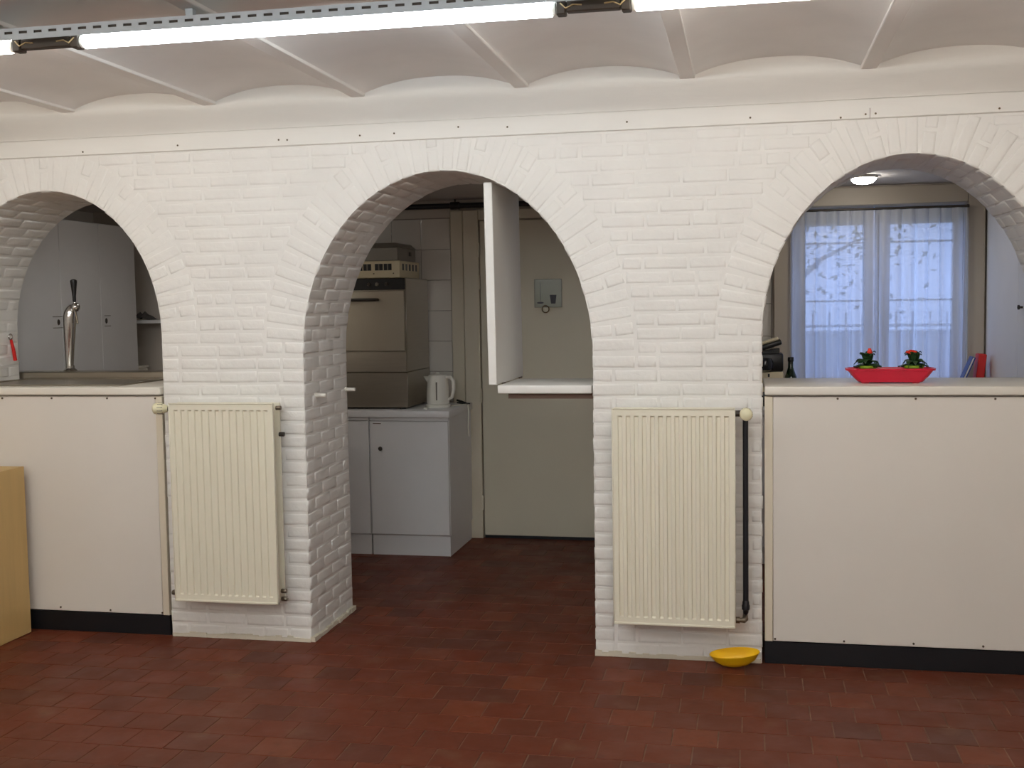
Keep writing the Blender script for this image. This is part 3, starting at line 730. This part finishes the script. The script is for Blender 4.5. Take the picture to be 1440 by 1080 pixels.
tag(g.build('folded_cloth', M_CLOTH, at=(-3.96, 2.24, 1.4475), smooth=True), 'crumpled dark grey cloth lying on the white wall shelf', 'cloth')
wb = thing('white_container', (-4.05, 2.22, .9), 'white plastic container standing below the wall shelf', 'container')
B(-4.10, -3.985, 2.14, 2.30, .862, 1.125).build('body', M_WHITE, wb, bevel=.01, seg=2)
B(-4.106, -3.98, 2.135, 2.305, 1.1255, 1.142).build('lid', M_WHITE, wb, bevel=.004)
lc = thing('low_cabinet', (-4.0, 2.2, 0), 'low white cabinet under the wall shelf', 'cabinet')
B(-4.38, -3.3, 2.06, YB-.005, .09, .86).build('body', M_CUP, lc)
B(-4.37, -3.31, 2.09, YB-.01, .001, .0895).build('plinth', M_CUP, lc)

# ------------------------------------------------------------------ window, curtains and what stands in front of them
wn = thing('window_1', (.765, YB, WZ0), 'two light window with brown grey casing behind sheer curtains', 'window'); wn['kind'] = 'structure'
for a in ((.160, .262, .90, 2.175), (1.268, 1.366, .90, 2.175)): B(a[0], a[1], YB-.05, YB-.0005, a[2], a[3]).build('casing', M_WINFR, wn, bevel=.005)
B(.262, 1.268, YB-.05, YB-.0005, 2.066, 2.175).build('casing', M_WINFR, wn, bevel=.005)
B(.262, 1.268, YB-.02, YB+.11, WZ0-.03, WZ0+.004).build('sill', M_WINFR, wn)
def sash(x0, x1, bars):
    z0, z1 = WZ0+.005, WZ1-.004; sw, tw = .085, .105
    f = G(); f.box(x0, x0+sw, YB+.04, YB+.085, z0, z1); f.box(x1-.06, x1, YB+.04, YB+.085, z0, z1); f.box(x0+sw, x1-.06, YB+.04, YB+.085, z1-tw, z1); f.box(x0+sw, x1-.06, YB+.04, YB+.085, z0, z0+.09)
    so = f.build('sash', M_SASH, wn)
    for zz in bars: B(x0+sw, x1-.06, YB+.05, YB+.075, zz-.006, zz+.006).build('glazing_bar', M_SASH, so)
    B(x0+sw, x1-.06, YB+.06, YB+.064, z0+.09, z1-tw).build('pane', M_GLASS, so)
sash(.266, .748, (1.85, 1.50)); 
sash(.756, 1.264, (1.85, 1.50))
def curtain(x0, x1, label, seed):
    rng = random.Random(seed); g = G(); n = 150; rows = 14; ph = [rng.uniform(0, 6.3) for _ in range(5)]
    for j in range(rows+1):
        v = j/rows
        for i in range(n+1):
            u = i/n; x = x0+(x1-x0)*u
            amp = .014+.014*v
            y = YB-.075 + amp*(math.sin(u*46+ph[0]+.6*math.sin(u*9+ph[1])) + .5*math.sin(u*83+ph[2]+v*.8) + .35*math.sin(u*21+ph[3])) - .012
            x += .009*math.cos(u*46+ph[0]+.6*math.sin(u*9+ph[1])) + .006*v*math.sin(u*30+ph[4])
            g.v.append(Vector((x, y, 2.032-1.085*v)))
    for j in range(rows):
        for i in range(n): g.f.append((j*(n+1)+i, j*(n+1)+i+1, (j+1)*(n+1)+i+1, (j+1)*(n+1)+i))
    tag(g.build('sheer_curtain', M_CURTAIN, at=((x0+x1)/2, YB-.08, .945), smooth=True), label, 'curtain')
curtain(.268, .764, 'white sheer curtain over the window light next to the tiled wall', 3)
curtain(.766, 1.262, 'white sheer curtain over the window light next to the tall grey blue cupboard', 8)
rod = thing('curtain_rod', (.765, YB-.085, 2.035), 'dark thin curtain rod under the window head', 'curtain rod')
G().cyl((.264, YB-.087, 2.04), (1.266, YB-.087, 2.04), .008, n=10).build('rod', M_DARKMET, rod, smooth=True)
for x in (.27, 1.26): B(x-.006, x+.006, YB-.09, YB-.05, 2.034, 2.05).build('bracket', M_DARKMET, rod)

# tall cupboard at the right of the window
rc = thing('tall_cupboard', (1.62, 1.6, 0), 'tall white cupboard with a dark knob at the right of the window', 'cupboard')
B(1.392, 1.89, .62, 2.325, .001, 2.16).build('carcass', M_CUP, rc)
for ya, yb_ in ((1.527, 2.322), (.73, 1.523)):
    dd = B(1.371, 1.391, ya, yb_, .05, 2.15).build('door', M_CUP, rc, bevel=.002)
    if ya < 1: G().lathe([(.006, 0), (.006, .012), (.012, .016), (.012, .024), (0, .027)], 12, Matrix.Translation((1.371, 1.425, 1.455)) @ Matrix.Rotation(-PI/2, 4, 'Y')).build('knob', M_DARKMET, dd, smooth=True)

# back counter below the window
bc = thing('back_counter', (.6, 2.05, 0), 'low white counter below the curtained window', 'counter')
B(-.42, 1.365, 1.80, YB-.115, .10, .862).build('body', M_CUP, bc); B(-.43, 1.368, 1.77, YB-.114, .8625, .90).build('worktop', M_CUP, bc, bevel=.004)
B(-.40, 1.36, 1.84, YB-.12, .001, .0995).build('plinth', M_CUP, bc)
for k in range(4): B(-.415+k*.445, .022+k*.445, 1.781, 1.799, .11, .855).build('door', M_CUP, bc, bevel=.0015)

# coffee machine, bottle, red and blue folders
cm = thing('kitchen_appliance', (.07, 2.02, .90), 'black and cream kitchen appliance with slanted lid beside the green bottle', 'appliance')
B(-.06, .20, 1.93, 2.12, .901, .985).build('base', M_BLACK, cm, bevel=.01, seg=2)
B(-.05, .205, 1.925, 2.125, .9855, 1.10).build('housing', M_VENT, cm, bevel=.008, seg=2)
B(.118, .128, 1.921, 1.926, 1.072, 1.09).build('switch', M_BLACK, cm)
B(-.03, .205, 1.94, 2.12, 1.101, 1.205).build('brewing_head', M_BLACK, cm, bevel=.01, seg=2)
G().lathe([(.02, 0), (.045, .01), (.05, .05), (.04, .075), (0, .08)], 18, Matrix.Translation((.10, 1.925, 1.104))).build('jug', mat('dark_glass', (30, 30, 34), .1), cm, smooth=True)
G().box(-.13, .12, -.09, .09, 0, .03, Matrix.Translation((.085, 2.03, 1.222)) @ Matrix.Rotation(-.30, 4, 'Y')).build('lid', M_BLACK, cm, bevel=.008, seg=2)
G().box(-.12, .11, -.085, .085, .0305, .045, Matrix.Translation((.085, 2.03, 1.222)) @ Matrix.Rotation(-.30, 4, 'Y')).build('lid_top', M_VENT, cm, bevel=.004)
G().prism([(-.02, 1.2055), (.185, 1.2055), (.185, 1.232), (-.02, 1.186+.0195)], 1.96, 2.10).build('lid_hinge', M_BLACK, cm)
bt = thing('green_bottle', (.245, 1.99, .90), 'dark green glass bottle standing beside the coffee machine', 'bottle')
G().lathe([(0, 0), (.034, 0), (.036, .006), (.036, .15), (.033, .172), (.022, .20), (.015, .222), (.0145, .255)], 24, Matrix.Translation((.248, 1.99, .901))).build('glass', M_BOTTLE, bt, smooth=True)
G().lathe([(.0165, .2552), (.0170, .262), (.0170, .278), (.015, .281), (0, .281)], 20, Matrix.Translation((.248, 1.99, .901))).build('capsule', M_BLACK, bt, smooth=True)
G().lathe([(.0366, .05), (.0366, .12)], 24, Matrix.Translation((.248, 1.99, .901))).build('paper_label', mat('bottle_label', (70, 96, 52), .6), bt, smooth=True)
rb = tag(G().box(-.022, .022, -.05, .05, 0, .285, Matrix.Translation((1.292, 2.185, .902)) @ Matrix.Rotation(.10, 4, 'Y')).build('red_box', M_REDB, at=(1.292, 2.185, .90), bevel=.004), 'upright red box in the corner between window and tall cupboard', 'box')
bb = thing('blue_folder', (1.235, 2.1, .90), 'blue and white folder leaning against the upright red box', 'folder')
Mx = Matrix.Translation((1.163, 2.15, .905)) @ Matrix.Rotation(.40, 4, 'Y')
G().box(-.003, .003, -.05, .05, 0, .285, Mx).build('cover', M_BLUE, bb); G().box(-.011, -.0035, -.048, .048, .003, .28, Mx).build('pages', M_WHITE, bb)
G().box(-.0145, -.0115, -.05, .05, 0, .285, Mx).build('cover', M_BLUE, bb)

# ------------------------------------------------------------------ flower trough on the right counter
tr = thing('flower_trough', (.583, .20, 1.158), 'red plastic flower trough on the bar counter', 'planter')
def rrect(hx, hy, r, n=5):
    pts = []
    for cx, cy, a0 in ((hx-r, hy-r, 0), (-hx+r, hy-r, PI/2), (-hx+r, -hy+r, PI), (hx-r, -hy+r, 1.5*PI)):
        for k in range(n+1): a = a0+PI/2*k/n; pts.append((cx+r*math.cos(a), cy+r*math.sin(a)))
    return pts
def loft(levels, cx, cy):
    g = G(); n = 0
    for hx, hy, r, z in levels:
        pts = rrect(hx, hy, r); n = len(pts); g.v += [Vector((cx+x, cy+y, z)) for x, y in pts]
    for i in range(len(levels)-1):
        for k in range(n): g.f.append((i*n+k, i*n+(k+1) % n, (i+1)*n+(k+1) % n, (i+1)*n+k))
    g.f.append(tuple(range(n))[::-1]); g.f.append(tuple((len(levels)-1)*n+k for k in range(n))); return g
cx, cy, z0 = .583, .19, 1.159
loft([(.118, .042, .018, z0+.004), (.128, .046, .02, z0+.006), (.150, .054, .024, z0+.028), (.168, .060, .028, z0+.052), (.176, .064, .03, z0+.053), (.178, .065, .03, z0+.061), (.170, .058, .027, z0+.062), (.164, .055, .026, z0+.052), (.125, .043, .018, z0+.010)], cx, cy).build('trough', M_RED, tr, smooth=True)
for sx in (-.1, .1): B(cx+sx-.014, cx+sx+.014, cy-.035, cy+.035, z0-.0005, z0+.006).build('foot', M_RED, tr)
def plant(px, label, seed, flower):
    rng = random.Random(seed); pz = z0+.0105
    p = thing('potted_plant', (px, cy, pz), label, 'plant')
    po = G().lathe([(0, 0), (.030, 0), (.036, .05), (.040, .052), (.041, .062), (.037, .062), (.034, .052), (0, .050)], 22, Matrix.Translation((px, cy, pz))).build('pot', M_LIME, p, smooth=True)
    G().lathe([(.033, .0505), (.02, .056), (0, .058)], 14, Matrix.Translation((px, cy, pz))).build('soil', M_SOIL, p)
    for k in range(34):
        a = 2*PI*k/34*3+rng.uniform(-.3, .3); tier = k % 3
        L = (.058, .050, .036)[tier]*rng.uniform(.85, 1.1); up = (.020, .042, .058)[tier]*rng.uniform(.8, 1.15); wd = rng.uniform(.014, .019)
        g = G(); n = 6; top = []; dirv = Vector((math.cos(a), math.sin(a)*.8, 0)); side = Vector((-math.sin(a), math.cos(a), 0))
        zb = pz+.056
        for i in range(n+1):
            u = i/n; c = Vector((px, cy, zb)) + dirv*(L*u) + Vector((0, 0, up*math.sin(PI*.62*u)*1.05 - .024*u*u*(tier < 2)))
            c.z = max(c.z, pz+.058)
            ww = wd*math.sin(PI*min(.98, .12+u*.86))
            g.v += [c-side*ww, c+Vector((0, 0, -.004)), c+side*ww, c+Vector((0, 0, .0015))]
        for i in range(n):
            for q in range(4): g.f.append((i*4+q, i*4+(q+1) % 4, (i+1)*4+(q+1) % 4, (i+1)*4+q))
        g.f.append((3, 2, 1, 0)); g.f.append((n*4, n*4+1, n*4+2, n*4+3))
        g.build('leaf', M_LEAF, p, smooth=True)
    fx, fz = px+flower[0], pz+.112
    if flower[1]:
        G().tube([(px, cy, pz+.07), (fx, cy-.01, fz-.01)], .002, 6).build('stalk', M_LEAF, p)
        for k in range(5):
            a = 2*PI*k/5; G().tube([(fx, cy-.01, fz-.012), (fx+.006*math.cos(a), cy-.01+.006*math.sin(a), fz+.005), (fx+.003*math.cos(a), cy-.01+.003*math.sin(a), fz+.022)], [.003, .006, .002], 8).build('petal', M_ORANGE, p, smooth=True)
    else:
        G().tube([(px, cy, pz+.07), (fx, cy-.01, fz-.01)], .002, 6).build('stalk', M_LEAF, p)
        for k in range(5):
            a = PI*k/4; G().tube([(fx, cy-.012, fz-.004), (fx+.012*math.cos(a), cy-.016, fz+.006+.006*math.sin(a)), (fx+.022*math.cos(a), cy-.02, fz+.006+.004*math.sin(a))], [.003, .006, .002], 8).build('petal', M_ORANGE, p, smooth=True)
plant(.493, 'dark leaved pot plant with an upright red bud in a lime pot', 11, (.008, True))
plant(.678, 'dark leaved pot plant with a spread red flower in a lime pot', 12, (-.012, False))

# ------------------------------------------------------------------ lamp of the kitchen
def kitchen_lamp(x, y, strength, label):
    kl = thing('ceiling_lamp', (x, y, 2.184), label, 'lamp')
    G().lathe([(.075, .0), (.075, -.012), (.068, -.014), (0, -.014)], 28, Matrix.Translation((x, y, 2.184))).build('lamp_base', M_WHITE, kl, smooth=True)
    G().lathe([(.066, -.0145), (.064, -.022), (.05, -.036), (.026, -.043), (0, -.045)], 28, Matrix.Translation((x, y, 2.184))).build('lamp_shade', emit('lamp_glow', (1, .96, .90), strength), kl, smooth=True)
kitchen_lamp(.63, 1.82, 60, 'small round lit lamp on the kitchen ceiling by the window')
kitchen_lamp(-2.95, 1.15, 42, 'added unseen lamp on the kitchen ceiling lighting the tall cupboard doors')  # unseen lamp added to brighten the tall cupboards

# ------------------------------------------------------------------ fluorescent rows on slotted channels
def channel(y, label):
    c = thing('slotted_channel', (-1.2, y, ZJ-.05), label, 'channel')
    g = G(); x = -4.3; zb, zt = ZJ-.079, ZJ-.044; yf, yb = y-.075, y+.10      # slotted lip in front, plate above the tubes widened to shade the vault
    g.box(x, 1.8, yf, yb, zt-.002, zt)
    za, zc_ = zb+.017, zb+.025
    g.box(x, 1.8, yf, yf+.002, zb, za); g.box(x, 1.8, yf, yf+.002, zc_, zt-.002)
    while x < 1.8:
        g.box(x, min(x+.022, 1.8), yf, yf+.002, za, zc_); x += .050
    g.build('channel', M_GALV, c)
    B(-4.3, 1.8, yf+.0045, yf+.006, zb+.012, zt-.0025).build('liner', M_DARKMET, c)
    for jx in JX[1:-1]: B(jx-.012, jx+.012, y-.012, y+.012, zt+.0003, ZJ-.0065).build('spacer', M_GALV, c)
    return c
def tube_lamp(x0, x1, y, z, i, label, group=None):
    t = thing('fluorescent_tube', ((x0+x1)/2, y, z), label, 'lamp', group)
    G().cyl((x0+.012, y, z), (x1-.012, y, z), .0215, n=18, cap=True).build('glass_tube', emit('tube_glow', TUBE_COLORS[i], TUBE_STRENGTH), t, smooth=True)
    for xa, xb in ((x0, x0+.0115), (x1-.0115, x1)): G().cyl((xa, y, z), (xb, y, z), .0195, n=16).build('end_cap', M_WHITE, t, smooth=True)
def holder(xa, xb, y, z, label, group=None):
    h = thing('lamp_holder', ((xa+xb)/2, y, z), label, 'lamp holder', group)
    B(xa+.03, xb-.03, y-.018, y+.012, z-.014, z+.016).build('ballast', M_HOLDER, h, bevel=.003)
    for x, s_ in ((xa, 1), (xb, -1)):
        B(min(x, x+s_*.028)+.001*(s_ > 0), max(x, x+s_*.028)-.001*(s_ < 0), y-.02, y+.02, z-.020, z+.020).build('socket', M_HOLDER, h, bevel=.003)
        G().tube([(x+s_*.014, y-.0205, z+.01), (x+s_*.03, y-.024, z-.006), (x+s_*.05, y-.021, z+.004), (x+s_*.075, y-.0195, z+.002)], .0022, 6).build('wire', M_WIRE, h, smooth=True)
    B((xa+xb)/2-.012, (xa+xb)/2+.012, y-.004, y+.004, z+.0165, ZJ-.0465).build('hanger', M_DARKMET, h)
YT = -1.52; ZTB = 2.340
channel(-1.52, 'long slotted metal channel carrying the visible fluorescent tubes')
tube_lamp(-3.745, -2.245, YT, ZTB, 0, 'lit fluorescent tube at the plywood box end of the slotted channel')
tube_lamp(-2.012, -.527, YT, ZTB, 1, 'lit fluorescent tube in the middle of the slotted channel')
tube_lamp(-.312, 1.188, YT, ZTB, 2, 'lit fluorescent tube at the flower trough end of the slotted channel')
holder(-2.244, -2.013, YT, ZTB, 'lamp holder coloured backlit brown with loose wires between two tubes above the tap side')
holder(-.526, -.313, YT, ZTB, 'lamp holder coloured backlit brown between two tubes above the raised flap')
for rw, yr in (('second', -3.35), ('third', -5.2), ('fourth', -7.0)):  # unseen lamp rows added further back to brighten the arched wall
    channel(yr, 'slotted metal channel of the added unseen %s lamp row counted from the arches' % rw)
    for i, x in enumerate((-3.745, -2.012, -.312)):
        tube_lamp(x, x+1.49, yr, ZTB, i, 'lit fluorescent tube of the added unseen %s lamp row counted from the arches' % rw, 'tubes of the added %s row' % rw)
    for xa, xb in ((-2.254, -2.013), (-.521, -.313)): holder(xa, xb, yr, ZTB, 'lamp holder coloured backlit brown in the added unseen %s lamp row counted from the arches' % rw, 'holders of the added %s row' % rw)

# ------------------------------------------------------------------ garden outside the window
struct('ground_outside', B(-6, 8, YB+.13, 16, -.2, -.02), M_GRASS, 'grass outside the window', 'ground')
gwl = tag(B(-5, 7, 9.0, 9.25, -.02, 1.15).build('garden_wall', M_FENCE, at=(1, 9.1, -.02), bevel=.01), 'pale low garden wall seen through the curtains', 'wall')
def tree(x, y, h, seed, label):
    rng = random.Random(seed); t = thing('garden_tree', (x, y, -.02), label, 'tree', None)
    g = G(); g.tube([(x, y, -.02), (x+.05, y, h*.4), (x-.05, y, h*.7)], [.14, .10, .05], 8)
    tips = []
    for k in range(9):
        a = rng.uniform(0, 6.3); zz = h*rng.uniform(.35, .7); q = Vector((x+1.3*math.cos(a)*rng.uniform(.5, 1), y+1.0*math.sin(a), zz+rng.uniform(.4, 1.2)))
        g.tube([(x, y, zz), ((x+q.x)/2, (y+q.y)/2, (zz+q.z)/2+.1), q], [.04, .025, .01], 6); tips.append(q)
    g.build('trunk', M_BARK, t)
    f = G()
    for q in tips:
        for _ in range(200):
            c = q+Vector((rng.gauss(0, .4), rng.gauss(0, .4), rng.gauss(0, .35))); R = Matrix.Rotation(rng.uniform(0, 6), 3, Vector((rng.uniform(-1, 1), rng.uniform(-1, 1), rng.uniform(-1, 1))).normalized())
            f.add([c+R @ Vector(p)*.045 for p in ((-1, 0, 0), (0, -.5, .1), (1, 0, 0), (0, .5, .1))], [(0, 1, 2, 3)])
    fo = f.build('foliage', M_FOL, t); fo['kind'] = 'stuff'
tree(.3, 7.2, 4.2, 2, 'leafy tree outside the window with bare twigs'); tree(4.6, 8.0, 4.6, 5, 'leafy tree outside the window further along the garden wall')
rail = thing('garden_railing', (1.2, 5.6, -.02), 'pale metal railing outside the window', 'railing')
for zz in (.35, 1.28): B(-2, 5, 5.59, 5.61, zz-.012, zz+.012).build('rail', M_FENCE, rail)
k = -1.95
while k < 5: G().cyl((k, 5.6, -.02), (k, 5.6, 1.4), .010, n=6).build('bar', M_FENCE, rail); k += .14
